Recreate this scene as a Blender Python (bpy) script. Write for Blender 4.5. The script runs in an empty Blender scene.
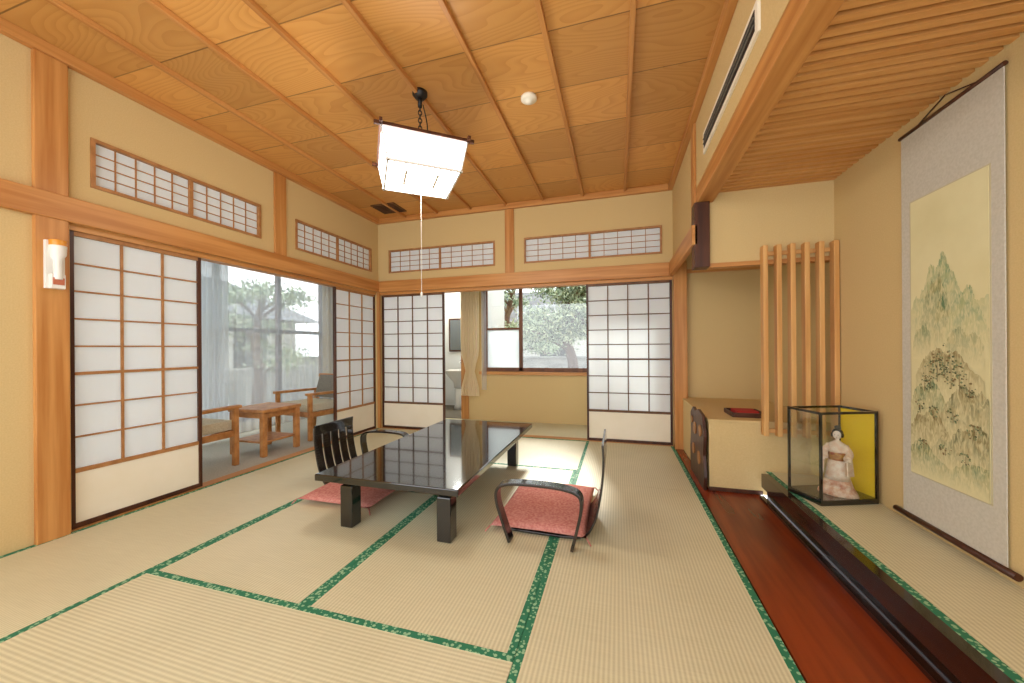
import bpy, bmesh, math, random
from mathutils import Vector, Matrix
random.seed(7)
D=bpy.data; C=bpy.context
def link(o): C.scene.collection.objects.link(o)
def s2l(c): return tuple(((v/255)/12.92 if v/255<=.04045 else ((v/255+.055)/1.055)**2.4) for v in c)+(1,)

# ---------------- materials ----------------
def base(name):
    m=D.materials.new(name); m.use_nodes=True
    n=m.node_tree.nodes; l=m.node_tree.links
    return m,n,l,n['Principled BSDF']
def mat(name,col,rough=.5,metal=0,emit=0,spec=.5,coat=0):
    m,n,l,p=base(name)
    p.inputs['Base Color'].default_value=s2l(col)
    p.inputs['Roughness'].default_value=rough
    p.inputs['Metallic'].default_value=metal
    p.inputs['Specular IOR Level'].default_value=spec
    p.inputs['Coat Weight'].default_value=coat
    if emit:
        p.inputs['Emission Color'].default_value=s2l(col); p.inputs['Emission Strength'].default_value=emit
    return m
def nmat(name,c1,c2,scale=(5,5,5),rough=.6,bump=0,detail=5,lo=.35,hi=.65,spec=.4,dist=0,nscale=1,coat=0):
    m,n,l,p=base(name)
    tc=n.new('ShaderNodeTexCoord'); mp=n.new('ShaderNodeMapping'); mp.inputs['Scale'].default_value=scale
    ns=n.new('ShaderNodeTexNoise'); ns.inputs['Scale'].default_value=nscale; ns.inputs['Detail'].default_value=detail
    ns.inputs['Distortion'].default_value=dist
    cr=n.new('ShaderNodeValToRGB'); cr.color_ramp.elements[0].position=lo; cr.color_ramp.elements[1].position=hi
    cr.color_ramp.elements[0].color=s2l(c1); cr.color_ramp.elements[1].color=s2l(c2)
    l.new(tc.outputs['Object'],mp.inputs[0]); l.new(mp.outputs[0],ns.inputs['Vector']); l.new(ns.outputs[0],cr.inputs[0]); l.new(cr.outputs[0],p.inputs['Base Color'])
    p.inputs['Roughness'].default_value=rough; p.inputs['Specular IOR Level'].default_value=spec; p.inputs['Coat Weight'].default_value=coat
    if bump:
        b=n.new('ShaderNodeBump'); b.inputs['Strength'].default_value=bump; b.inputs['Distance'].default_value=.01
        l.new(ns.outputs[0],b.inputs['Height']); l.new(b.outputs[0],p.inputs['Normal'])
    return m
WC1,WC2=(180,118,58),(206,148,84)
woodz=nmat('wood_vertical',WC1,WC2,(26,26,1.2),.42)
woodx=nmat('wood_along_x',WC1,WC2,(1.2,26,26),.42)
woody=nmat('wood_along_y',WC1,WC2,(26,1.2,26),.42)
slatw=nmat('pale_slat_wood',(200,144,80),(222,174,110),(26,26,1.2),.45)
slatc=nmat('ceiling_slat_wood',(198,138,74),(216,160,94),(1.2,26,26),.5)
slatb=nmat('alcove_ceiling_wood',(84,46,20),(104,60,30),(1,20,20),.6)
darkw=nmat('dark_wood',(58,30,18),(86,48,28),(20,20,2),.4)
framew=nmat('sash_wood',(96,58,34),(124,78,48),(20,20,2),.5)
kumi=nmat('lattice_wood',(158,108,60),(180,128,78),(20,20,20),.5)
kumid=nmat('lattice_dark_wood',(92,62,38),(116,80,52),(20,20,20),.5)
plaster=nmat('sand_plaster',(207,180,127),(213,187,135),(150,150,150),.95,bump=.03,detail=3,spec=.1)
plaster2=nmat('pale_plaster',(226,214,188),(234,224,200),(40,40,40),.95,spec=.1)
cream=nmat('cream_board',(236,228,206),(240,233,214),(4,4,4),.8,spec=.2)
white=mat('white_plastic',(235,233,226),.4)
black=mat('black_lacquer',(9,7,7),.09,spec=.7,coat=.6)
chairblk=nmat('dark_brown_lacquer',(16,10,8),(30,18,13),(20,20,20),.18,spec=.6,coat=.5)
blackm=mat('black_matte',(18,17,17),.5)
chrome=mat('chrome',(200,200,205),.15,1)
redfloor=nmat('red_lacquered_wood',(104,38,14),(140,58,24),(14,1.0,14),.26,spec=.45)
brownlac=nmat('brown_lacquer',(26,12,9),(50,24,15),(14,1.0,14),.14,coat=.4)
carpet=nmat('grey_carpet',(176,174,162),(194,192,180),(90,90,90),.95,bump=.1,spec=.05)
cush=nmat('cushion_fabric',(184,112,102),(206,146,134),(70,70,70),.95,bump=.15,spec=.05,detail=3)
chairwood=nmat('chair_wood',(168,110,56),(200,142,84),(14,14,14),.4)
seatf=nmat('seat_fabric',(196,186,160),(212,204,182),(80,80,80),.9,spec=.1)
greyf=nmat('grey_fabric',(120,114,104),(140,134,122),(80,80,80),.9,spec=.1)
tile=mat('white_tile',(225,228,228),.25)
ceramic=mat('ceramic',(240,240,238),.1)
blockw=nmat('concrete_block',(120,120,118),(150,150,146),(3,3,8),.95)
roofm=nmat('roof_tiles',(46,52,60),(76,82,90),(1,8,1),.7)
housew=nmat('house_wall',(186,184,176),(204,202,194),(2,2,2),.9)
bark=nmat('bark',(64,44,34),(100,76,58),(12,12,4),.95,bump=.4)
leafa=nmat('leaf_a',(130,150,120),(196,206,176),(9,9,9),.7)
leafb=nmat('leaf_b',(48,74,46),(92,114,78),(9,9,9),.7)
gravel=nmat('garden_ground',(110,102,84),(146,138,116),(12,12,12),1)
shademat=mat('lamp_paper',(255,250,242),.6,emit=9)

def paper(name,col,tr=.35):
    m,n,l,p=base(name)
    p.inputs['Base Color'].default_value=s2l(col); p.inputs['Roughness'].default_value=.9; p.inputs['Specular IOR Level'].default_value=.1
    t=n.new('ShaderNodeBsdfTranslucent'); t.inputs[0].default_value=s2l(col)
    mx=n.new('ShaderNodeMixShader'); mx.inputs[0].default_value=tr
    l.new(p.outputs[0],mx.inputs[1]); l.new(t.outputs[0],mx.inputs[2]); l.new(mx.outputs[0],n['Material Output'].inputs[0])
    return m
shojip=paper('shoji_paper',(248,252,254),.45)
def sheer(name,col,alpha,tr=.5):
    m,n,l,p=base(name)
    p.inputs['Base Color'].default_value=s2l(col); p.inputs['Roughness'].default_value=1; p.inputs['Specular IOR Level'].default_value=0
    t=n.new('ShaderNodeBsdfTranslucent'); t.inputs[0].default_value=s2l(col)
    mx=n.new('ShaderNodeMixShader'); mx.inputs[0].default_value=tr
    trn=n.new('ShaderNodeBsdfTransparent'); m2=n.new('ShaderNodeMixShader'); m2.inputs[0].default_value=alpha
    l.new(p.outputs[0],mx.inputs[1]); l.new(t.outputs[0],mx.inputs[2])
    l.new(trn.outputs[0],m2.inputs[1]); l.new(mx.outputs[0],m2.inputs[2]); l.new(m2.outputs[0],n['Material Output'].inputs[0])
    return m
sheerm=sheer('sheer_lace',(226,232,238),.46,.55)
drapem=sheer('grey_drape',(214,219,222),.82,.6)
creamdrape=sheer('cream_drape',(246,232,200),.97,.5)
def glassm(name,g=.08,tint=(250,252,252)):
    m,n,l,p=base(name)
    tr=n.new('ShaderNodeBsdfTransparent'); tr.inputs[0].default_value=s2l(tint)
    gl=n.new('ShaderNodeBsdfGlossy'); gl.inputs['Roughness'].default_value=.02
    mx=n.new('ShaderNodeMixShader'); mx.inputs[0].default_value=g
    l.new(tr.outputs[0],mx.inputs[1]); l.new(gl.outputs[0],mx.inputs[2]); l.new(mx.outputs[0],n['Material Output'].inputs[0])
    return m
glass=glassm('glass')
def tatami(name,axis):
    m,n,l,p=base(name)
    tc=n.new('ShaderNodeTexCoord'); sx=n.new('ShaderNodeSeparateXYZ'); l.new(tc.outputs['Object'],sx.inputs[0])
    mu=n.new('ShaderNodeMath'); mu.operation='MULTIPLY'; mu.inputs[1].default_value=2*math.pi/.016; l.new(sx.outputs[axis],mu.inputs[0])
    sn=n.new('ShaderNodeMath'); sn.operation='SINE'; l.new(mu.outputs[0],sn.inputs[0])
    mr=n.new('ShaderNodeMapRange'); mr.inputs[1].default_value=-1; mr.inputs[2].default_value=1; l.new(sn.outputs[0],mr.inputs[0])
    mp=n.new('ShaderNodeMapping'); mp.inputs['Scale'].default_value=(6,140,1) if axis=='X' else (140,6,1); l.new(tc.outputs['Object'],mp.inputs[0])
    ns=n.new('ShaderNodeTexNoise'); ns.inputs['Scale'].default_value=1; ns.inputs['Detail'].default_value=3; l.new(mp.outputs[0],ns.inputs['Vector'])
    big=n.new('ShaderNodeTexNoise'); big.inputs['Scale'].default_value=2.2; big.inputs['Detail'].default_value=3; l.new(tc.outputs['Object'],big.inputs['Vector'])
    ad=n.new('ShaderNodeMath'); ad.operation='MULTIPLY_ADD'; ad.inputs[1].default_value=.5; l.new(mr.outputs[0],ad.inputs[0])
    m5=n.new('ShaderNodeMath'); m5.operation='MULTIPLY'; m5.inputs[1].default_value=.4; l.new(ns.outputs[0],m5.inputs[0])
    m6=n.new('ShaderNodeMath'); m6.operation='MULTIPLY_ADD'; m6.inputs[1].default_value=.4; l.new(big.outputs[0],m6.inputs[0]); l.new(m5.outputs[0],m6.inputs[2]); l.new(m6.outputs[0],ad.inputs[2])
    cr=n.new('ShaderNodeValToRGB'); cr.color_ramp.elements[0].position=.3; cr.color_ramp.elements[1].position=1
    cr.color_ramp.elements[0].color=s2l((192,184,148)); cr.color_ramp.elements[1].color=s2l((222,215,182))
    l.new(ad.outputs[0],cr.inputs[0]); l.new(cr.outputs[0],p.inputs['Base Color'])
    b=n.new('ShaderNodeBump'); b.inputs['Strength'].default_value=.18; b.inputs['Distance'].default_value=.003; l.new(ad.outputs[0],b.inputs['Height']); l.new(b.outputs[0],p.inputs['Normal'])
    p.inputs['Roughness'].default_value=.45; p.inputs['Specular IOR Level'].default_value=.4
    return m
tatX=tatami('tatami_ribs_y','X'); tatY=tatami('tatami_ribs_x','Y')
def herim():
    m,n,l,p=base('tatami_border')
    tc=n.new('ShaderNodeTexCoord'); v=n.new('ShaderNodeTexVoronoi'); v.inputs['Scale'].default_value=60
    l.new(tc.outputs['Object'],v.inputs['Vector'])
    cr=n.new('ShaderNodeValToRGB'); cr.color_ramp.interpolation='CONSTANT'
    cr.color_ramp.elements[0].color=s2l((150,190,150)); cr.color_ramp.elements[1].position=.38; cr.color_ramp.elements[1].color=s2l((34,118,84))
    l.new(v.outputs['Distance'],cr.inputs[0]); l.new(cr.outputs[0],p.inputs['Base Color']); p.inputs['Roughness'].default_value=.7
    return m
heri=herim()
def ceilm():
    m,n,l,p=base('ceiling_boards')
    tc=n.new('ShaderNodeTexCoord'); sx=n.new('ShaderNodeSeparateXYZ'); l.new(tc.outputs['Object'],sx.inputs[0])
    def cell(o,off):
        a=n.new('ShaderNodeMath'); a.operation='ADD'; a.inputs[1].default_value=off; l.new(o,a.inputs[0])
        d=n.new('ShaderNodeMath'); d.operation='DIVIDE'; d.inputs[1].default_value=.455; l.new(a.outputs[0],d.inputs[0])
        f=n.new('ShaderNodeMath'); f.operation='FLOOR'; l.new(d.outputs[0],f.inputs[0])
        g=n.new('ShaderNodeMath'); g.operation='FRACT'; l.new(d.outputs[0],g.inputs[0]); return f.outputs[0],g.outputs[0]
    fx,_=cell(sx.outputs['X'],3.10); fy,gy=cell(sx.outputs['Y'],.3)
    cb=n.new('ShaderNodeCombineXYZ'); l.new(fx,cb.inputs[0]); l.new(fy,cb.inputs[1])
    wn=n.new('ShaderNodeTexWhiteNoise'); wn.noise_dimensions='3D'; l.new(cb.outputs[0],wn.inputs['Vector'])
    sc=n.new('ShaderNodeVectorMath'); sc.operation='SCALE'; sc.inputs['Scale'].default_value=20; l.new(wn.outputs['Color'],sc.inputs[0])
    mp=n.new('ShaderNodeMapping'); mp.inputs['Scale'].default_value=(.4,1.6,1); l.new(tc.outputs['Object'],mp.inputs[0])
    ad=n.new('ShaderNodeVectorMath'); ad.operation='ADD'; l.new(mp.outputs[0],ad.inputs[0]); l.new(sc.outputs[0],ad.inputs[1])
    ns=n.new('ShaderNodeTexNoise'); ns.inputs['Scale'].default_value=1.7; ns.inputs['Detail'].default_value=1.5; l.new(ad.outputs[0],ns.inputs['Vector'])
    mm=n.new('ShaderNodeMath'); mm.operation='MULTIPLY'; mm.inputs[1].default_value=34; l.new(ns.outputs[0],mm.inputs[0])
    fr=n.new('ShaderNodeMath'); fr.operation='FRACT'; l.new(mm.outputs[0],fr.inputs[0])
    cr=n.new('ShaderNodeValToRGB'); cr.color_ramp.elements[0].color=s2l((214,156,84)); cr.color_ramp.elements[1].color=s2l((203,143,72)); cr.color_ramp.elements[0].position=.4
    l.new(fr.outputs[0],cr.inputs[0])
    mr=n.new('ShaderNodeMapRange'); mr.inputs[3].default_value=.80; mr.inputs[4].default_value=1.10; l.new(wn.outputs['Value'],mr.inputs[0])
    sm=n.new('ShaderNodeMath'); sm.operation='GREATER_THAN'; sm.inputs[1].default_value=.016; l.new(gy,sm.inputs[0])
    s2=n.new('ShaderNodeMapRange'); s2.inputs[3].default_value=.45; s2.inputs[4].default_value=1; l.new(sm.outputs[0],s2.inputs[0])
    pr=n.new('ShaderNodeMath'); pr.operation='MULTIPLY'; l.new(mr.outputs[0],pr.inputs[0]); l.new(s2.outputs[0],pr.inputs[1])
    vs=n.new('ShaderNodeVectorMath'); vs.operation='SCALE'; l.new(cr.outputs[0],vs.inputs[0]); l.new(pr.outputs[0],vs.inputs['Scale'])
    l.new(vs.outputs[0],p.inputs['Base Color']); p.inputs['Roughness'].default_value=.45
    return m
ceilmat=ceilm()

# ---------------- builder ----------------
class B:
    def __init__(s,name): s.name=name; s.bm=bmesh.new(); s.mats=[]; s.T=Matrix.Identity(4)
    def mi(s,m):
        if m not in s.mats: s.mats.append(m)
        return s.mats.index(m)
    def v(s,p): return s.bm.verts.new(s.T@Vector(p))
    def f(s,vs,m,sm=False):
        try: f=s.bm.faces.new(vs)
        except ValueError: return
        f.material_index=s.mi(m); f.smooth=sm
    def box(s,x0,x1,y0,y1,z0,z1,m):
        if x0>x1:x0,x1=x1,x0
        if y0>y1:y0,y1=y1,y0
        if z0>z1:z0,z1=z1,z0
        p=[s.v((x,y,z)) for z in(z0,z1) for y in(y0,y1) for x in(x0,x1)]
        for q in((0,2,3,1),(4,5,7,6),(0,1,5,4),(2,6,7,3),(0,4,6,2),(1,3,7,5)): s.f([p[i] for i in q],m)
    def prism(s,pts,ext,m):
        e=Vector(ext); a=[s.v(p) for p in pts]; b=[s.v(Vector(p)+e) for p in pts]
        s.f(a[::-1],m); s.f(b,m); n=len(a)
        for i in range(n): s.f([a[i],a[(i+1)%n],b[(i+1)%n],b[i]],m)
    def tube(s,pts,rad,m,seg=12,cap=True,flat=1):
        pts=[Vector(p) for p in pts]; n=len(pts)
        if not hasattr(rad,'__len__'): rad=[rad]*n
        rings=[]; pn=None
        for i,p in enumerate(pts):
            t=(pts[min(i+1,n-1)]-pts[max(i-1,0)]).normalized()
            if pn is None:
                up=Vector((0,0,1)) if abs(t.z)<.9 else Vector((1,0,0)); pn=t.cross(up).normalized()
            pn=(pn-t*pn.dot(t)).normalized(); bn=t.cross(pn)
            rings.append([s.v(p+pn*math.cos(a)*rad[i]+bn*math.sin(a)*rad[i]*flat) for a in [2*math.pi*k/seg for k in range(seg)]])
        for i in range(n-1):
            for k in range(seg): s.f([rings[i][k],rings[i][(k+1)%seg],rings[i+1][(k+1)%seg],rings[i+1][k]],m,True)
        if cap: s.f(rings[0][::-1],m); s.f(rings[-1],m)
    def lathe(s,prof,c,m,seg=24,sx=1,sy=1):
        rings=[]
        for r,z in prof: rings.append([s.v((c[0]+sx*r*math.cos(2*math.pi*k/seg),c[1]+sy*r*math.sin(2*math.pi*k/seg),c[2]+z)) for k in range(seg)])
        for i in range(len(rings)-1):
            for k in range(seg): s.f([rings[i][k],rings[i][(k+1)%seg],rings[i+1][(k+1)%seg],rings[i+1][k]],m,True)
        s.f(rings[0][::-1],m); s.f(rings[-1],m)
    def ball(s,c,r,m,nu=16,nv=10):
        if not hasattr(r,'__len__'): r=(r,r,r)
        rings=[]
        for i in range(nv+1):
            a=max(math.sin(math.pi*i/nv),.001); bb=-math.cos(math.pi*i/nv)
            rings.append([s.v((c[0]+r[0]*a*math.cos(2*math.pi*k/nu),c[1]+r[1]*a*math.sin(2*math.pi*k/nu),c[2]+r[2]*bb)) for k in range(nu)])
        for i in range(nv):
            for k in range(nu): s.f([rings[i][k],rings[i][(k+1)%nu],rings[i+1][(k+1)%nu],rings[i+1][k]],m,True)
    def band(s,prof,y0,y1,th,m):
        n=len(prof); P=[Vector((p[0],0,p[1])) for p in prof]; R=[]
        for i in range(n):
            t=(P[min(i+1,n-1)]-P[max(i-1,0)]).normalized(); nn=Vector((-t.z,0,t.x))*th/2
            a=P[i]+nn; b=P[i]-nn
            R.append([s.v((a.x,y0,a.z)),s.v((a.x,y1,a.z)),s.v((b.x,y1,b.z)),s.v((b.x,y0,b.z))])
        for i in range(n-1):
            for k in range(4): s.f([R[i][k],R[i][(k+1)%4],R[i+1][(k+1)%4],R[i+1][k]],m)
        s.f(R[0][::-1],m); s.f(R[-1],m)
    def done(s,bevel=0,parent=None):
        bmesh.ops.recalc_face_normals(s.bm,faces=s.bm.faces)
        me=D.meshes.new(s.name); s.bm.to_mesh(me); s.bm.free()
        for m in s.mats: me.materials.append(m)
        o=D.objects.new(s.name,me); link(o)
        if bevel:
            b=o.modifiers.new('bevel','BEVEL'); b.width=bevel; b.segments=2; b.limit_method='ANGLE'
        if parent: o.parent=parent
        return o
def cr3(pts,k=6):
    P=[Vector(p) for p in pts]; P=[2*P[0]-P[1]]+P+[2*P[-1]-P[-2]]; out=[]
    for i in range(1,len(P)-2):
        for j in range(k):
            t=j/k; a,b,c,d=P[i-1],P[i],P[i+1],P[i+2]
            out.append(.5*((2*b)+(c-a)*t+(2*a-5*b+4*c-d)*t*t+(-a+3*b-3*c+d)*t**3))
    out.append(P[-2]); return out
def cr(pts,k=6):
    if len(pts[0])==2: return [(q.x,q.y) for q in cr3([(p[0],p[1],0) for p in pts],k)]
    return cr3(pts,k)
def simple(name,x0,x1,y0,y1,z0,z1,m,bevel=0):
    b=B(name); b.box(x0,x1,y0,y1,z0,z1,m); return b.done(bevel)
def holes(name,axis,p0,p1,u0,u1,z0,z1,hs,m):
    b=B(name); us=sorted({u0,u1,*[h[0] for h in hs],*[h[1] for h in hs]}); zs=sorted({z0,z1,*[h[2] for h in hs],*[h[3] for h in hs]})
    for i in range(len(us)-1):
        for j in range(len(zs)-1):
            cu=(us[i]+us[i+1])/2; cz=(zs[j]+zs[j+1])/2
            if any(h[0]<cu<h[1] and h[2]<cz<h[3] for h in hs): continue
            if axis=='x': b.box(us[i],us[i+1],p0,p1,zs[j],zs[j+1],m)
            else: b.box(p0,p1,us[i],us[i+1],zs[j],zs[j+1],m)
    return b.done()

LX,RX,BY,CZ=-3.10,.57,4.227,2.80; FY=-1.0
# ---------------- shell ----------------
simple('floor',-3.2,RX+.01,FY,BY+.9,-.16,-.055,woodx)
ran_l=[(1.43,2.54,2.07,2.375),(2.91,4.08,2.07,2.375)]
ran_b=[(-2.93,-1.435,2.07,2.375),(-1.069,.464,2.07,2.375)]
holes('wall_left','y',LX-.1,LX,FY,BY,-.05,CZ,[(1.34,4.19,-.05,1.82)]+ran_l,plaster)
holes('wall_back','x',BY,BY+.1,LX-.1,1.5,-.05,CZ,[(-3.07,.565,-.05,1.82)]+ran_b,plaster)
holes('wall_right','y',RX,RX+.08,FY,BY,1.96,CZ,[(FY,3.0,1.96,2.25)],plaster)
simple('ceiling',LX-.1,RX+.08,FY,BY,CZ,CZ+.04,ceilmat)
b=B('trim_ceiling_battens')
for k in range(1,8):
    x=LX+.455*k; b.box(x-.014,x+.014,FY,BY-.04,CZ-.03,CZ,woody)
b.done(.003)
b=B('trim_cornice'); b.box(LX,LX+.045,FY,BY,2.735,CZ,woody); b.box(RX-.045,RX,FY,BY,2.735,CZ,woody); b.box(LX+.045,RX-.045,BY-.045,BY,2.735,CZ,woodx); b.done(.004)
b=B('trim_picture_rail'); b.box(LX,LX+.04,FY,BY,1.82,1.965,woody); b.box(LX+.04,RX-.04,BY-.04,BY,1.82,1.965,woodx); b.box(RX-.04,RX,2.96,BY,1.82,1.965,woody); b.done(.004)
b=B('trim_door_track')
b.box(LX-.1,LX-.005,1.34,4.19,1.785,1.82,woody); b.box(LX-.1,LX,1.34,4.19,-.05,.004,woody)
b.box(-3.07,.565,BY+.005,BY+.1,1.785,1.82,woodx); b.box(-3.07,.565,BY,BY+.1,-.05,.004,woodx); b.done()
simple('pillar_left',LX,LX+.03,1.195,1.327,0,2.735,woodz,.004)
simple('pillar_left_upper',LX,LX+.02,2.67,2.795,1.965,2.735,woodz,.004)
simple('pillar_back_upper',-1.303,-1.19,BY-.02,BY,1.965,2.735,woodz,.004)
simple('pillar_corner',.567,.69,BY-.1,BY,-.05,1.96,woodz,.005)
simple('pillar_back_left',LX,LX+.035,BY-.035,BY,0,1.82,woodz,.003)
simple('pillar_right_upper',RX-.02,RX,3.0,3.1,1.965,2.735,woodz,.004)

xs=[-3.098,-2.18,-1.265,-.35,.565]
def mat_t(x0,x1,y0,y1,long):
    b=B('tatami_mat'); g=.001; w=.029
    x0+=g;x1-=g;y0+=g;y1-=g
    if long=='y':
        b.box(x0+w,x1-w,y0,y1,-.05,0,tatX)
        b.box(x0,x0+w,y0,y1,-.05,.0012,heri); b.box(x1-w,x1,y0,y1,-.05,.0012,heri)
    else:
        b.box(x0,x1,y0+w,y1-w,-.05,0,tatY)
        b.box(x0,x1,y0,y0+w,-.05,.0012,heri); b.box(x0,x1,y1-w,y1,-.05,.0012,heri)
    b.done()
for y0,y1 in((FY,.6),(.6,2.42),(2.42,BY)): mat_t(xs[0],xs[1],y0,y1,'y')
mat_t(xs[1],xs[3],FY,.31,'x'); mat_t(xs[1],xs[3],.31,1.22,'x')
mat_t(xs[1],xs[2],1.22,3.18,'y'); mat_t(xs[2],xs[3],1.22,3.18,'y'); mat_t(xs[1],xs[3],3.18,BY,'x')
for y0,y1 in((FY,1.1),(1.1,2.95),(2.95,BY)): mat_t(xs[3],xs[4],y0,y1,'y')

# ---------------- shoji ----------------
def shoji(name,axis,p,a0,a1,cols,km,frame):
    b=B(name); z0,z1=.006,1.784
    def bx(u0,u1,d0,d1,c0,c1,m):
        if axis=='x': b.box(u0,u1,p+d0,p+d1,c0,c1,m)
        else: b.box(p-d1,p-d0,u0,u1,c0,c1,m)
    s=.022
    bx(a0,a0+s,0,.03,z0,z1,frame); bx(a1-s,a1,0,.03,z0,z1,frame)
    bx(a0+s,a1-s,0,.03,z1-.025,z1,km); bx(a0+s,a1-s,0,.03,z0,.035,frame)
    bx(a0+s,a1-s,.002,.028,.335,.36,km)
    bx(a0+s,a1-s,.008,.022,.035,.335,cream)
    bx(a0+s,a1-s,.018,.0195,.36,z1-.025,shojip)
    for i in range(1,cols):
        u=a0+s+(a1-a0-2*s)*i/cols; bx(u-.006,u+.006,.006,.018,.36,z1-.025,km)
    zr=[.36+(.93-.36)*i/3 for i in(1,2)]+[.93+(z1-.025-.93)*i/5 for i in range(1,5)]
    for z in zr: bx(a0+s,a1-s,.007,.0175,z-.005,z+.005,km)
    bx(a0+s,a1-s,.003,.018,.922,.94,km)
    return b.done()
shoji('door_1','y',LX-.02,1.345,2.06,3,kumi,darkw)
shoji('door_2','y',LX-.02,3.46,4.185,3,kumi,darkw)
shoji('door_3','x',BY+.02,-3.06,-2.14,4,kumid,darkw)
shoji('door_4','x',BY+.02,-.345,.56,4,kumid,darkw)
wn_=[3]
def ranma(axis,p,a0,a1):
    b=B('window_%d'%wn_[0]); wn_[0]+=1; z0,z1=2.07,2.375
    def bx(u0,u1,d0,d1,c0,c1,m):
        if axis=='x': b.box(u0,u1,p+d0,p+d1,c0,c1,m)
        else: b.box(p-d1,p-d0,u0,u1,c0,c1,m)
    for q0,q1,c0,c1 in((a0,a1,z0,z0+.02),(a0,a1,z1-.02,z1),(a0,a0+.02,z0+.02,z1-.02),(a1-.02,a1,z0+.02,z1-.02)): bx(q0,q1,-.012,.04,c0,c1,kumi)
    m=(a0+a1)/2; bx(m-.012,m+.012,0,.03,z0+.02,z1-.02,kumi)
    bx(a0+.02,a1-.02,.02,.0215,z0+.02,z1-.02,shojip)
    for h in(0,1):
        l,r=(a0+.02,m-.012) if h==0 else (m+.012,a1-.02)
        for i in range(1,5): u=l+(r-l)*i/5; bx(u-.003,u+.003,.012,.02,z0+.02,z1-.02,kumi)
        for i in range(1,4): z=z0+.02+(z1-z0-.04)*i/4; bx(l,r,.0125,.0195,z-.003,z+.003,kumi)
    b.done()
for r in ran_l: ranma('y',LX,r[0],r[1])
for r in ran_b: ranma('x',BY,r[0],r[1])

# ---------------- sunroom and corridor ----------------
OY=5.1; OX=-4.7
simple('floor_sunroom',OX,-3.2,.2,OY,-.1,-.01,carpet)
simple('floor_corridor',-3.2,1.5,BY+.1,OY,-.05,-.005,tatY)
holes('wall_outer_back','x',OY,OY+.1,OX-.1,1.6,-.1,2.5,[(-2.8,-2.28,-.1,1.95),(-1.92,.3,.72,2.0)],plaster)
holes('wall_outer_left','y',OX-.1,OX,.1,OY,-.1,2.5,[(.5,4.95,.12,2.25)],plaster2)
simple('wall_sunroom_end',OX,LX-.1,.1,.2,-.1,2.5,plaster2)
simple('ceiling_sunroom',OX-.1,LX-.1,.1,OY+.1,2.5,2.56,cream)
simple('ceiling_corridor',LX-.1,1.6,BY+.1,OY+.1,2.5,2.56,cream)
simple('wall_corridor_end',1.5,1.6,BY,OY,-.1,2.5,plaster)
b=B('window_1'); ys=[.5,1.4,2.3,3.3,4.15,4.95]
for y in ys: b.box(OX-.07,OX-.02,max(.5,y-.03),min(4.95,y+.03),.12,2.25,darkw)
for z in(.12,1.30,2.2): b.box(OX-.07,OX-.02,.53,4.92,z,z+.05,darkw)
b.box(OX-.05,OX-.045,.53,4.92,.17,2.2,glass); b.done()
b=B('window_2')
for x in(-1.92,-1.38,-.36,.255): b.box(x,x+.05,OY+.02,OY+.06,.72,2.0,framew)
b.box(-1.87,.255,OY+.02,OY+.06,.72,.775,framew); b.box(-1.87,.255,OY+.02,OY+.06,1.95,2.0,framew)
b.box(-1.87,-1.38,OY+.022,OY+.058,1.33,1.36,framew)
b.box(-1.87,.255,OY+.04,OY+.044,.775,1.95,glass)
b.box(-1.87,-1.38,OY+.034,OY+.038,.775,1.33,paper('frosted_glass',(240,244,246),.8)); b.done()
simple('trim_window_sill',-1.98,.36,OY-.05,OY+.02,.675,.72,woodx,.003)
simple('trim_washroom_post',-2.28,-2.16,OY-.02,OY,0,2.0,woodz,.003)
def curtain(name,p0,p1,z0,z1,m,folds,amp,widthf=None,n=None):
    b=B(name); p0=Vector(p0);p1=Vector(p1); d=p1-p0; L=d.length; d.normalize(); nn=Vector((-d.y,d.x)); n=n or folds*8; nz=14; g=[]
    for j in range(nz+1):
        z=z1+(z0-z1)*j/nz; w=widthf(j/nz) if widthf else 1; row=[]
        for i in range(n+1):
            t=i/n; a=amp*(math.sin(2*math.pi*folds*t)+.35*math.sin(2*math.pi*folds*.37*t+1.3))*(.7+.3*math.sin(3*t+j*.2))
            q=p0+d*L*(.5+(t-.5)*w)+nn*a; row.append(b.v((q.x,q.y,z)))
        g.append(row)
    for j in range(nz):
        for i in range(n): b.f([g[j][i],g[j][i+1],g[j+1][i+1],g[j+1][i]],m,True)
    return b.done()
curtain('sheer_curtain',(-4.56,.4),(-4.56,5.0),.02,2.35,sheerm,40,.026)
curtain('drape_curtain',(-4.49,2.85),(-4.49,3.26),.02,2.35,drapem,7,.018)
curtain('drape_curtain',(-4.49,4.90),(-4.49,5.03),.02,2.35,drapem,3,.018)
pinch=lambda t: 1 if t<.5 else (1-.5*math.exp(-((t-.78)/.1)**2))
curtain('tied_curtain',(-2.25,OY-.1),(-1.95,OY-.1),.36,2.05,creamdrape,7,.022,pinch)
curtain('lace_curtain',(-1.93,OY-.07),(-1.85,OY-.07),.45,2.05,sheerm,4,.015)
simple('trim_curtain_rail',-4.6,-4.45,.3,5.08,2.35,2.4,white)

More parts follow.
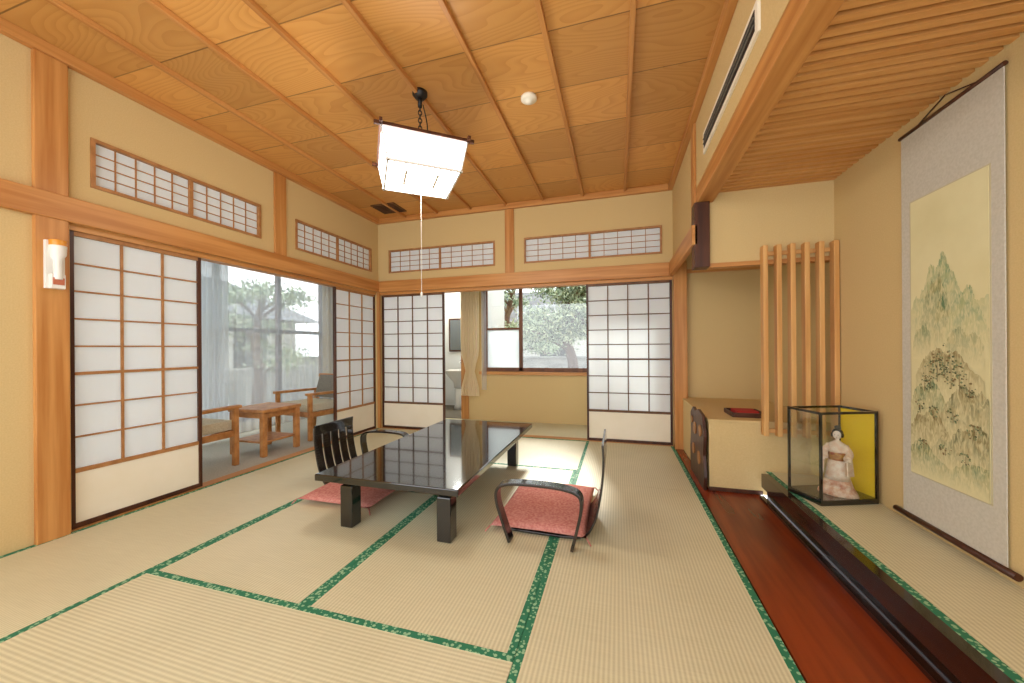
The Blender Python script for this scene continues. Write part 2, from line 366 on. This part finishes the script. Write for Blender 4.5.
# washroom
b=B('wall_washroom'); b.box(-3.3,-2.0,6.3,6.4,-.1,2.3,tile); b.box(-3.3,-3.2,OY+.1,6.3,-.1,2.3,tile); b.box(-2.1,-2.0,OY+.1,6.3,-.1,2.3,tile); b.done()
simple('floor_washroom',-3.2,-2.1,OY+.1,6.3,-.1,-.01,greyf)
simple('ceiling_washroom',-3.3,-2.0,OY+.1,6.4,2.3,2.35,cream)
b=B('wash_basin'); b.lathe([(.07,0),(.08,.1),(.16,.2),(.23,.3),(.24,.32),(.21,.315),(.15,.22),(.02,.19)],(-2.72,5.95,.36),ceramic,sx=1.1); b.lathe([(.09,0),(.06,.1),(.06,.36)],(-2.72,5.95,-.01),ceramic)
b.tube([(-2.72,6.13,.66),(-2.72,6.13,.82),(-2.72,6.05,.84),(-2.72,6.02,.8)],.012,chrome); b.box(-2.78,-2.66,6.1,6.2,.62,.67,ceramic); b.done()
b=B('wash_mirror'); b.box(-3.05,-2.5,6.26,6.298,1.0,1.62,darkw); b.box(-3.02,-2.53,6.25,6.262,1.03,1.59,mat('mirror_glass',(120,125,128),.05,1)); b.done()
lo=D.lights.new('washroom_fill','POINT'); lo.energy=16; lo.shadow_soft_size=.1; o=D.objects.new('washroom_fill_light',lo); o.location=(-2.6,5.7,2.1); link(o)  # unseen fill light, added to brighten the enclosed washroom

# ---------------- tokonoma ----------------
TX,TX1,TY=.955,1.42,3.0; TW=TX1-.003
simple('floor_alcove_board',.572,TX+.02,FY,BY,-.1,0,redfloor)
b=B('alcove_platform'); b.box(TX+.03,TX+.14,FY,TY-.08,.001,.10,brownlac); b.box(TX,TX+.045,FY,TY-.07,.085,.178,brownlac); b.box(TX-.01,TX+.02,FY,TY-.06,.001,.02,brownlac)
b.box(TX+.045,TW,FY,TY-.01,.12,.176,tatX); b.box(TX+.046,TX+.078,FY,TY-.01,.176,.1775,heri); b.box(TX+.14,TW,FY,TY-.01,.001,.12,darkw); b.done(.003)
simple('wall_east',TX1,TX1+.08,FY,BY,-.1,2.3,plaster)
b=B('ceiling_alcove'); b.box(RX+.08,TX1,FY,TY+.06,2.225,2.27,slatb)
y=FY+.02
while y<TY-.03: b.box(RX+.08,TX1,y,y+.034,2.195,2.225,slatc); y+=.058
b.done()
simple('ceiling_niche',RX+.08,TX1,TY+.06,BY,2.2,2.25,cream)
simple('trim_alcove_lintel',RX,RX+.11,FY,3.0,2.13,2.25,woody,.004)
b=B('wall_hanging_panel'); b.box(.65,TX1,TY,TY+.06,1.68,2.225,plaster); b.box(.65,TX1,TY-.008,TY+.068,1.65,1.68,woodx); b.done()
simple('alcove_hanging_post',.548,.65,2.96,3.075,1.65,2.13,darkw,.004)
simple('trim_niche_rail',.69,TX1,BY-.02,BY,1.84,1.88,woodx)
b=B('alcove_cabinet'); b.box(.645,TW,3.01,BY-.003,.001,.51,plaster); b.box(.64,TW,3.0,BY-.003,.51,.53,plaster); b.box(.64,.99,3.003,3.01,.001,.03,darkw); b.done(.003)
b=B('slat_screen')
for i in range(6):
    x=.975+i*.082; b.box(x,x+.03,2.93,2.988,.44,1.77,slatw)
for z in(.47,1.72): b.box(.975,TW-.002,2.978,2.996,z-.015,z+.015,slatw)
b.done(.003)
b=B('carved_wood_panel'); pts=[(3.0,0.001),(3.5,0.001),(3.52,.2),(3.49,.33),(3.5,.5),(3.4,.56),(3.3,.54),(3.2,.57),(3.05,.55),(2.99,.4),(3.02,.25),(2.98,.1)]
b.prism([(.605,y,z) for y,z in pts],(.022,0,0),darkw)
for (y,z,r) in((3.1,.42,.045),(3.3,.4,.05),(3.15,.2,.05),(3.36,.22,.045),(3.42,.45,.03)):
    b.tube([(.6045,y,z),(.598,y,z)],r,kumi,16)
b.done(.002)
b=B('wooden_tray'); b.box(.83,1.06,3.12,3.36,.53,.54,darkw); b.box(.83,.84,3.12,3.36,.54,.565,darkw); b.box(1.05,1.06,3.12,3.36,.54,.565,darkw); b.box(.84,1.05,3.12,3.13,.54,.565,darkw); b.box(.84,1.05,3.35,3.36,.54,.565,darkw)
b.box(.87,1.02,3.16,3.32,.54,.572,mat('red_cloth',(176,40,34),.8)); b.done(.003)
# scroll
mount=nmat('scroll_mount',(196,190,174),(206,200,186),(90,90,90),.9,spec=.1); SILK=(224,214,168); silk=nmat('scroll_silk',(220,210,162),(230,222,178),(3,3,3),.9,spec=.1)
b=B('hanging_scroll'); X=1.408
b.box(X,X+.004,1.847,2.368,.22,2.125,mount); b.box(X-.001,X,1.898,2.312,.434,1.781,mat('mount_edge',(196,186,150),.7)); b.box(X-.002,X-.001,1.905,2.305,.44,1.775,silk)
b.tube([(X-.004,1.80,.212),(X-.004,2.415,.212)],.014,darkw); b.tube([(X,1.84,2.13),(X,2.375,2.13)],.009,darkw)
b.tube([(X,1.95,2.135),(X+.003,2.1075,2.185),(X,2.265,2.135)],.003,darkw,6)
def P(u,v): return (2.305-.40*u,.44+1.335*v)
def ink(name,col,col2,zb,zt,dens=1.0):
    m,n,l,p=base(name)
    tc=n.new('ShaderNodeTexCoord'); sp=n.new('ShaderNodeSeparateXYZ'); l.new(tc.outputs['Object'],sp.inputs[0])
    mr=n.new('ShaderNodeMapRange'); mr.inputs[1].default_value=zb; mr.inputs[2].default_value=zt; l.new(sp.outputs['Z'],mr.inputs[0])
    def noise(sc,rot,det,dist):
        mp=n.new('ShaderNodeMapping'); mp.inputs['Scale'].default_value=sc; mp.inputs['Rotation'].default_value=(rot,0,0); l.new(tc.outputs['Object'],mp.inputs[0])
        ns=n.new('ShaderNodeTexNoise'); ns.inputs['Scale'].default_value=1; ns.inputs['Detail'].default_value=det; ns.inputs['Distortion'].default_value=dist; l.new(mp.outputs[0],ns.inputs['Vector']); return ns.outputs[0]
    a=noise((1,85,24),.4,6,1.2); bq=noise((1,22,22),0,4,.5)
    r2=n.new('ShaderNodeMapRange'); r2.inputs[1].default_value=.36; r2.inputs[2].default_value=.62; r2.inputs[3].default_value=.22; r2.inputs[4].default_value=dens; l.new(a,r2.inputs[0])
    mu=n.new('ShaderNodeMath'); mu.operation='MULTIPLY'; mu.use_clamp=True; l.new(mr.outputs[0],mu.inputs[0]); l.new(r2.outputs[0],mu.inputs[1])
    cm=n.new('ShaderNodeValToRGB'); cm.color_ramp.elements[0].position=.42; cm.color_ramp.elements[1].position=.58; cm.color_ramp.elements[0].color=s2l(col); cm.color_ramp.elements[1].color=s2l(col2); l.new(bq,cm.inputs[0])
    mx=n.new('ShaderNodeMix'); mx.data_type='RGBA'; mx.inputs['A'].default_value=s2l(SILK); l.new(cm.outputs[0],mx.inputs['B'])
    l.new(mu.outputs[0],mx.inputs['Factor']); l.new(mx.outputs['Result'],p.inputs['Base Color']); p.inputs['Roughness'].default_value=.95; p.inputs['Specular IOR Level'].default_value=0
    return m
dep=[.0022]; ic=[0]
def ridge(pts,base_v,col,dens=1,fade=.85):
    r=[]
    for i in range(len(pts)-1):
        (u0,v0),(u1,v1)=pts[i],pts[i+1]
        for k in range(7): t=k/7; r.append((u0+(u1-u0)*t+(random.uniform(-.005,.005) if k else 0),v0+(v1-v0)*t+(random.uniform(-.005,.007) if k else 0)))
    r.append(pts[-1]); top=max(q[1] for q in pts); ic[0]+=1
    mt=ink('ink_wash_%d'%ic[0],col[0],col[1],P(0,base_v)[1],P(0,base_v+(top-base_v)*fade)[1],dens)
    dep[0]+=.0003; d=dep[0]
    b.f([b.v((X-d,)+P(*q)) for q in r]+[b.v((X-d,)+P(r[-1][0],base_v)),b.v((X-d,)+P(r[0][0],base_v))],mt)
G1=((136,160,124),(168,176,128)); G2=((108,132,98),(150,150,104)); G3=((104,108,76),(140,126,84)); BR=((138,122,80),(158,148,104))
ridge([(0,.60),(.08,.65),(.16,.62),(.25,.66),(.4,.6)],.48,G1,.5)
ridge([(.6,.58),(.75,.63),(.85,.6),(1,.62)],.5,G1,.5)
ridge([(.06,.54),(.1,.60),(.14,.64),(.17,.67),(.21,.67),(.25,.71),(.29,.75),(.33,.745),(.37,.73),(.41,.745),(.45,.785),(.49,.78),(.53,.74),(.57,.715),(.62,.7),(.66,.66),(.74,.62),(.84,.56)],.45,G1,1)
ridge([(.14,.52),(.18,.58),(.22,.64),(.25,.66),(.28,.65),(.31,.69),(.34,.685),(.37,.69),(.41,.72),(.44,.71),(.48,.66),(.53,.63),(.6,.55)],.45,G2,1)
ridge([(.34,.52),(.38,.58),(.42,.62),(.46,.64),(.49,.61),(.54,.57),(.6,.52)],.44,G2,1.1)
ridge([(.48,.5),(.54,.56),(.59,.60),(.64,.62),(.7,.63),(.76,.655),(.81,.65),(.86,.61),(.93,.57),(1,.52)],.43,G1,1)
ridge([(.04,.48),(.1,.53),(.16,.53),(.22,.55),(.3,.5)],.42,G2,.8)
ridge([(.5,.47),(.6,.52),(.68,.53),(.76,.5),(.85,.51),(.95,.47)],.4,G2,.8)
ridge([(.08,.36),(.18,.41),(.3,.45),(.42,.46),(.52,.44),(.65,.45),(.78,.4),(.95,.36)],.28,BR,.9)
ridge([(0,.26),(.08,.31),(.15,.33),(.22,.32),(.32,.35),(.4,.33),(.52,.27)],.16,G2,1)
ridge([(.4,.22),(.5,.27),(.6,.31),(.7,.34),(.78,.33),(.85,.31),(.92,.33),(1,.3)],.13,G3,.9)
ridge([(0,.17),(.1,.22),(.2,.22),(.3,.25),(.4,.24),(.5,.19),(.62,.14)],.07,BR,1.1)
ridge([(.3,.1),(.42,.15),(.55,.15),(.66,.2),(.78,.2),(.9,.22),(1,.2)],.03,G3,1)
ridge([(0,.09),(.12,.13),(.25,.12),(.4,.08),(.55,.06),(.75,.09),(1,.1)],.0,G2,1.1)
trees=[mat('ink_dark',(104,106,80),.95,spec=0),mat('ink_olive',(124,128,90),.95,spec=0),mat('ink_brown',(140,120,84),.95,spec=0),mat('ink_grey',(150,154,118),.95,spec=0),mat('ink_sage',(132,146,108),.95,spec=0)]
def blob(u,v,r,m,i):
    y,z=P(u,v); b.f([b.v((X-dep[0]-.0004-i*.000004,y+r*math.cos(a)*random.uniform(.75,1.15),z+r*.75*math.sin(a)*random.uniform(.75,1.15))) for a in [k*math.pi/5 for k in range(10)]],m)
i=0
random.seed(21)
for cu,cv,h,wd,nn in ((.3,.37,.10,.09,30),(.40,.40,.11,.10,44),(.5,.42,.12,.08,40),(.58,.38,.11,.10,44),(.68,.37,.09,.09,34),(.22,.34,.07,.07,22),(.8,.33,.05,.07,20),(.15,.25,.05,.07,18),(.34,.24,.05,.08,20),(.6,.24,.05,.08,20),(.85,.2,.05,.08,20),(.2,.12,.04,.07,16),(.5,.12,.04,.09,18),(.75,.11,.04,.08,16)):
    y0,z0=P(cu,cv-h*.5); b.f([b.v((X-dep[0]-.0003,y0+a,z0+c)) for a,c in((-.0016,0),(.0016,0),(.001,h*.9),(-.001,h*.9))],trees[2])
    for k in range(nn):
        a=random.uniform(0,6.28); rr=random.random()**.5
        blob(min(.96,max(.04,cu+wd*rr*math.cos(a))),max(.02,cv+h*.5*rr*math.sin(a)),random.uniform(.003,.0068),random.choice(trees),i); i+=1
b.done()
def place(o,loc,rz):
    o.location=loc; o.rotation_euler=(0,0,rz); return o
b=B('doll_display_case'); w,d,h,t=.345,.225,.52,.012
b.box(0,w,0,d,0,.03,black); b.box(0,w,0,t,h-.014,h,black); b.box(0,w,d-t,d,h-.014,h,black); b.box(0,t,t,d-t,h-.014,h,black); b.box(w-t,w,t,d-t,h-.014,h,black); b.box(t,w-t,t,d-t,h-.008,h-.004,glass)
for x in(0,w-t):
    for y in(0,d-t): b.box(x,x+t,y,y+t,.03,h-.014,black)
b.box(w-.008,w-.002,t,d-t,.03,h-.014,mat('gold_side_panel',(240,204,30),.4)); b.box(t,w-t,d-.006,d-.004,.03,h-.014,glass); b.box(t,w-t,.004,.006,.03,h-.014,glass); b.box(.004,.006,t,d-t,.03,h-.014,glass)
place(b.done(.001),(1.075,2.418,.178),math.radians(20))
kim=nmat('kimono',(226,190,160),(240,224,204),(45,45,45),.7); kimr=nmat('kimono_hem',(206,140,108),(238,214,188),(38,38,38),.7); skin=mat('doll_face',(244,228,212),.4); hair=mat('doll_hair',(14,12,12),.35); obi=nmat('obi',(150,70,46),(206,160,80),(60,60,60),.6)
b=B('kimono_doll')
b.lathe([(.085,0),(.082,.01),(.065,.04),(.05,.09),(.042,.14),(.036,.17)],(0,0,0),kimr,20,1,.8)
b.lathe([(.052,.075),(.047,.11),(.042,.15),(.036,.175)],(0,-.003,0),kim,20,1.03,.86)
b.lathe([(.036,.165),(.038,.18),(.038,.205),(.036,.215)],(0,0,0),obi,20,1,.85)
b.lathe([(.035,.21),(.038,.235),(.036,.255),(.018,.268),(.012,.275)],(0,0,0),kim,20,1.05,.8)
b.tube([(0,0,.262),(0,-.001,.288)],.0085,skin,10)
b.ball((0,-.004,.305),(.0185,.020,.0235),skin)
b.ball((0,.005,.313),(.024,.021,.0235),hair); b.ball((0,.012,.34),(.015,.013,.011),hair); b.ball((-.02,.0,.303),(.007,.012,.013),hair); b.ball((.02,.0,.303),(.007,.012,.013),hair)
for sx in(-1,1):
    b.ball((sx*.007,-.0225,.306),(.0028,.0012,.0013),hair,8,6); b.ball((sx*.019,-.005,.303),(.003,.004,.006),skin,8,6)
    b.tube(cr([(sx*.032,0,.25),(sx*.05,-.015,.215),(sx*.045,-.045,.19)],4),[.013,.0135,.014,.015,.0155,.016,.016,.017,.017],kim,10)
    b.prism([(sx*.052,-.01,.215),(sx*.043,-.055,.195),(sx*.046,-.06,.11),(sx*.062,-.012,.105)],(sx*.006,0,0),kim)
    b.ball((sx*.043,-.058,.187),(.005,.008,.004),skin,8,6)
    for k in range(4): b.tube([(sx*(.0395+.0024*k),-.063,.187),(sx*(.0392+.0024*k),-.071+.001*abs(k-1.5),.185),(sx*(.039+.0024*k),-.073,.181)],.0011,skin,6)
    b.tube([(sx*.038,-.056,.188),(sx*.034,-.062,.187)],.0012,skin,6)
b.ball((0,-.0245,.302),(.0016,.002,.003),skin,8,6); b.ball((0,-.0225,.294),(.0026,.0012,.0012),mat('doll_lips',(180,30,30),.4),8,6)
b.box(-.022,.022,.03,.05,.17,.225,obi)
doll=place(b.done(),(1.225,2.572,.208),math.radians(-35)); doll.scale=(1.1,1.1,1.12)

b=B('air_vent_slot'); b.box(RX-.012,RX,1.72,2.72,2.36,2.50,cream); b.box(RX-.014,RX-.012,1.75,2.69,2.385,2.475,blackm)
for k in range(2): b.box(RX-.02,RX-.013,1.75,2.69,2.41+k*.03,2.414+k*.03,greyf)
b.done(.002)

# ---------------- low table ----------------
b=B('low_table'); b.box(-1.74,-.81,1.755,3.49,.285,.325,black); b.box(-1.64,-.88,1.83,3.38,.25,.285,black)
for x in(-1.565,-.925):
    for y in(1.855,3.19):
        b.prism([(x-.042,y-.042,.25),(x+.042,y-.042,.25),(x+.042,y+.042,.25),(x-.042,y+.042,.25)],(0,0,-.248),black)
b.done(.006)
def zaisu(name,bx,cy,sgn,lean,H):
    b=B(name); hw=.21
    f=lambda pts:[(bx+(-sgn)*p[0],p[1]) for p in pts]
    full=cr([(-.44,.014),(-.3,.012),(-.12,.012),(-.02,.03),(.03,.1),(.03+.03*lean,.1+.2*(H-.1)),(.03+.055*lean,.1+.5*(H-.1)),(.03+.065*lean,.1+.8*(H-.1)),(.03+.06*lean,H)],6)
    n=len(full); i1=int(n*.50); i2=int(n*.86)
    b.band(f(full[:i1+1]),cy-hw,cy+hw,.012,chairblk)
    ns=5; gap=.018; w=(2*hw-gap*(ns-1))/ns
    for k in range(ns): b.band(f(full[i1:i2+1]),cy-hw+k*(w+gap),cy-hw+k*(w+gap)+w,.012,chairblk)
    b.band(f(full[i2:]),cy-hw,cy+hw,.012,chairblk)
    return b.done(.002)
zaisu('floor_chair',-.165,2.24,-1,.85,.535)
zaisu('floor_chair',-2.16,2.48,1,.9,.475)
def cushion(x0,x1,y0,y1,z0,h):
    b=B('floor_cushion'); n=20; cx,cy=(x0+x1)/2,(y0+y1)/2; G={}
    for s in(1,-1):
        for i in range(n+1):
            for j in range(n+1):
                u=-1+2*i/n; v=-1+2*j/n
                if s==-1 and (i in(0,n) or j in(0,n)): G[s,i,j]=G[1,i,j]; continue
                prof=((1-abs(u)**5)*(1-abs(v)**5))**.5; tuft=1-.3*math.exp(-(u*u+v*v)*30)
                pin=1-.03*(1-u*u) if abs(v)==1 else 1; pin2=1-.03*(1-v*v) if abs(u)==1 else 1
                z=z0+h*.4+s*(h*.6 if s>0 else h*.4)*prof*tuft
                G[s,i,j]=b.v((cx+u*(x1-x0)/2*pin2,cy+v*(y1-y0)/2*pin,z))
    for s in(1,-1):
        for i in range(n):
            for j in range(n): b.f([G[s,i,j],G[s,i+1,j],G[s,i+1,j+1],G[s,i,j+1]],cush,True)
    for u,v in((-1,-1),(1,-1),(1,1),(-1,1)):
        b.tube([(cx+u*(x1-x0)/2,cy+v*(y1-y0)/2,z0+h*.4),(cx+u*((x1-x0)/2+.025),cy+v*((y1-y0)/2+.02),z0-.01)],.004,cush,6)
    b.done()
cushion(-.72,-.17,2.0,2.74,.019,.05)
cushion(-2.13,-1.55,2.0,2.62,.019,.05)
def armrest(x0,y,flip=1):
    b=B('armrest'); q=[(.075,.009),(.035,.12),(.002,.23),(.01,.295),(.07,.325),(.22,.332),(.37,.325),(.45,.298),(.462,.23),(.44,.12),(.412,.009)]
    q=cr(q,6); b.band([(x0+flip*p[0],p[1]) for p in q],y-.035,y+.035,.016,chairblk); b.done(.003)
armrest(-.65,1.93); armrest(-1.76,2.80,-1)

# ---------------- pendant ----------------
b=B('pendant_lamp')
def frus(w0,z0,w1,z1,m,mt):
    a=[b.v((x*w0,y*w0,z0)) for x,y in((-1,-1),(1,-1),(1,1),(-1,1))]; c=[b.v((x*w1,y*w1,z1)) for x,y in((-1,-1),(1,-1),(1,1),(-1,1))]
    b.f(a[::-1],m); b.f(c,mt)
    for i in range(4): b.f([a[i],a[(i+1)%4],c[(i+1)%4],c[i]],m)
frus(.22,-.07,.255,.10,shademat,white)
for s in(-1,1):
    b.box(-.30,.30,s*.262-.009,s*.262+.009,.095,.115,darkw); b.box(s*.262-.009,s*.262+.009,-.30,.30,.10,.12,darkw)
    b.box(-.235,.235,s*.222-.006,s*.222+.006,-.084,-.07,white); b.box(s*.222-.006,s*.222+.006,-.235,.235,-.084,-.07,white)
    for q in(-1,1): b.tube([(s*.225,q*.225,-.07),(s*.26,q*.26,.10)],.006,white,8)
    b.box(-.11,.11,s*.10-.008,s*.10+.008,-.0745,-.0705,cream); b.box(s*.10-.008,s*.10+.008,-.092,.092,-.0745,-.0705,cream)
    b.box(s*.09-.008,s*.09+.008,-.262,.262,.102,.114,darkw)
b.tube([(0,0,.10),(0,0,.17)],.03,blackm)
z=.16; k=0
while z<.44:
    a=[Vector((.012*math.cos(t),0,.018*math.sin(t))) for t in [i*math.pi/4 for i in range(9)]]
    if k%2: a=[Vector((0,q.x,q.z)) for q in a]
    b.tube([q+Vector((0,0,z+.012)) for q in a],.0035,blackm,6,False); z+=.026; k+=1
b.tube(cr([(.03,0,.12),(.05,.01,.3),(.02,0,.44)]),.004,blackm,8)
b.lathe([(.05,.0),(.05,-.02),(.03,-.045),(.012,-.05)],(0,0,.52),blackm); b.tube([(0,0,.42),(0,0,.49)],.014,blackm)
b.tube([(.0,-.02,-.07),(.0,-.02,-.84)],.002,white,6); b.ball((0,-.02,-.85),(.009,.009,.016),white)
place(b.done(),(-1.275,2.2,2.28),math.radians(38))
b=B('smoke_detector'); b.lathe([(.055,0),(.055,-.018),(.042,-.026),(.028,-.028),(.022,-.038),(.005,-.04)],(0,0,0),cream); place(b.done(),(-.58,2.46,CZ),0)
b=B('ceiling_vent'); b.box(-2.86,-2.54,3.76,4.04,CZ-.012,CZ,kumid)
for k in range(7): b.box(-2.84,-2.56,3.785+k*.036,3.80+k*.036,CZ-.02,CZ-.012,darkw)
b.done()
b=B('emergency_flashlight'); X=LX+.03
b.box(X,X+.02,1.225,1.30,1.42,1.69,white); b.box(X+.02,X+.05,1.235,1.29,1.42,1.5,white)
b.tube([(X+.045,1.262,1.47),(X+.045,1.262,1.58),(X+.045,1.262,1.61),(X+.045,1.262,1.66)],[.018,.018,.032,.034],white,16)
b.tube([(X+.045,1.262,1.66),(X+.045,1.262,1.69)],.034,mat('amber_lens',(224,150,50),.3),16); b.box(X+.05,X+.053,1.24,1.285,1.44,1.48,mat('red_label',(190,110,80),.6)); b.done(.003)

# ---------------- sunroom furniture ----------------
b=B('side_table'); x0,x1,y0,y1=-3.85,-3.38,2.78,3.24
b.box(x0,x1,y0,y1,.43,.465,chairwood); b.box(x0+.04,x1-.04,y0+.04,y1-.04,.37,.43,chairwood)
for x in(x0+.01,x1-.06):
    for y in(y0+.01,y1-.06): b.box(x,x+.05,y,y+.05,-.009,.43,chairwood)
b.box(x0+.03,x1-.03,y0+.03,y1-.03,.12,.14,chairwood); b.done(.006)
def armchair(loc,rz):
    b=B('armchair'); w=.29
    for s in(-1,1):
        b.box(s*w-.022,s*w+.022,-.28,-.235,0,.53,chairwood)
        b.prism([(s*w-.02,.2,0),(s*w+.02,.2,0),(s*w+.02,.25,0),(s*w-.02,.25,0)],(0,.05,.55),chairwood)
        b.prism([(s*w-.035,-.3,.53),(s*w+.035,-.3,.53),(s*w+.03,.3,.52),(s*w-.03,.3,.52)],(0,0,.03),chairwood)
        b.box(s*w-.012,s*w+.012,-.24,.22,.27,.33,chairwood)
        b.prism([(s*.24-.018,.2,.3),(s*.24+.018,.2,.3),(s*.24+.018,.24,.3),(s*.24-.018,.24,.3)],(0,.12,.44),chairwood)
    b.box(-w,w,-.26,-.235,.27,.33,chairwood); b.box(-w,w,.19,.22,.25,.31,chairwood)
    b.box(-.265,.265,-.26,.2,.33,.42,seatf)
    b.prism([(-.222,.19,.44),(.222,.19,.44),(.222,.245,.44),(-.222,.245,.44)],(0,.08,.29),greyf)
    b.prism([(-.25,.27,.70),(.25,.27,.70),(.25,.31,.70),(-.25,.31,.70)],(0,.012,.045),chairwood)
    o=b.done(.008); return place(o,loc,rz)
armchair((-3.72,2.29,-.009),math.pi); armchair((-3.72,3.74,-.009),math.radians(-8))

# ---------------- garden ----------------
simple('garden_ground',-22,12,5.2,24,-.5,-.4,gravel)
simple('garden_ground',-22,-4.8,-6,5.2,-.5,-.4,gravel)
def house(name,x0,x1,y0,y1,h,ax):
    b=B(name); b.box(x0,x1,y0,y1,-.4,h,housew); e=.5; m=(y0+y1)/2; mx=(x0+x1)/2; rh=1.3
    q=[(x0-e,y0-e,h),(x1+e,y0-e,h),(x1+e,y1+e,h),(x0-e,y1+e,h)]
    if ax=='x': r=[(x0+.8,m,h+rh),(x1-.8,m,h+rh)]; V=[b.v(p) for p in q+r]; F=[(0,1,5,4),(1,2,5),(2,3,4,5),(3,0,4)]
    else: r=[(mx,y0+.8,h+rh),(mx,y1-.8,h+rh)]; V=[b.v(p) for p in q+r]; F=[(0,1,4),(1,2,5,4),(2,3,5),(3,0,4,5)]
    for f in F: b.f([V[i] for i in f],roofm)
    b.f([V[i] for i in(3,2,1,0)],darkw)
    if ax=='x':
        k=x0+.8
        while k<x1-1: b.box(k,k+.9,y0-.03,y0,.6,1.7,blackm); b.box(k+.05,k+.42,y0-.04,y0-.03,.65,1.65,glass); k+=1.9
    else:
        k=y0+.8
        while k<y1-1: b.box(x1,x1+.03,k,k+.9,.6,1.7,blackm); k+=1.9
    b.done()
house('neighbour_house',-9,1.2,12,15.5,1.9,'x')
house('neighbour_house',-13.5,-9.6,2.5,9,1.9,'y')
b=B('garden_wall')
b.box(-20,8,10.6,10.75,-.4,.75,blockw); b.box(-20,8,10.56,10.79,.75,.8,blockw); b.box(-8.6,-8.45,-5,10.6,-.4,.6,blockw); b.done()
def tree(loc,h,clumps,R,seed,n=420,lo=.42,tk=.13):
    random.seed(seed); b=B('garden_tree'); x,y,z=loc
    top=(x+.25,y,z+h)
    tr=cr([(x,y,z),(x+.12,y,z+h*.35),(x-.05,y+.05,z+h*.65),top],5); b.tube(tr,[tk*(1-.65*i/(len(tr)-1)) for i in range(len(tr))],bark,10)
    for c in range(clumps):
        a=random.uniform(0,6.28); rr=random.uniform(.15,1)*R; hh=z+h*random.uniform(lo,1.08)
        cx,cy=x+rr*math.cos(a),y+rr*math.sin(a)*.8
        st=tr[min(len(tr)-1,int(len(tr)*min(1,(hh-z)/h*.85)))]
        b.tube(cr([tuple(st),((st.x+cx)/2,(st.y+cy)/2,(st.z+hh)/2+.06),(cx,cy,hh)],3),.028,bark,6)
        for k in range(n):
            p=Vector((random.gauss(cx,.2),random.gauss(cy,.2),random.gauss(hh+.03,.08))); d=Vector((random.gauss(0,1),random.gauss(0,1),random.gauss(.3,1))).normalized(); e=d.orthogonal().normalized(); L=random.uniform(.06,.12)
            b.f([b.v(p-e*.018),b.v(p+e*.018),b.v(p+d*L)],leafa if random.random()<.65 else leafb)
    b.done()
tree((-.98,7.4,-.4),2.9,24,.95,3,460,.55,.14)
tree((-2.6,8.6,-.4),3.2,18,1.1,5,380)
tree((-7.0,5.6,-.4),2.6,12,.9,8,260)

# ---------------- light ----------------
w=D.worlds.new('sky'); C.scene.world=w; w.use_nodes=True
bg=w.node_tree.nodes['Background']; bg.inputs[0].default_value=(.94,.97,1,1); bg.inputs[1].default_value=2.2
s=D.lights.new('sun','SUN'); s.energy=5; s.angle=.16; s.color=(1,.95,.86); o=D.objects.new('sun',s); link(o)
o.rotation_euler=Vector((.12,-.8,-.60)).to_track_quat('-Z','Y').to_euler(); o.location=(0,12,8)
# ---------------- camera ----------------
cd=D.cameras.new('camera'); cd.sensor_width=36; cd.lens=36*365/1024; cd.shift_y=6/1024; cd.clip_start=.02
cam=D.objects.new('camera',cd); link(cam)
cam.matrix_world=Matrix.Translation((0,0,1.07))@Matrix.Rotation(math.radians(16.19),4,'Z')@Matrix.Rotation(math.pi/2,4,'X')@Matrix.Rotation(math.radians(-.4),4,'Z')
C.scene.camera=cam
C.scene.view_settings.view_transform='Standard'; C.scene.view_settings.exposure=.68
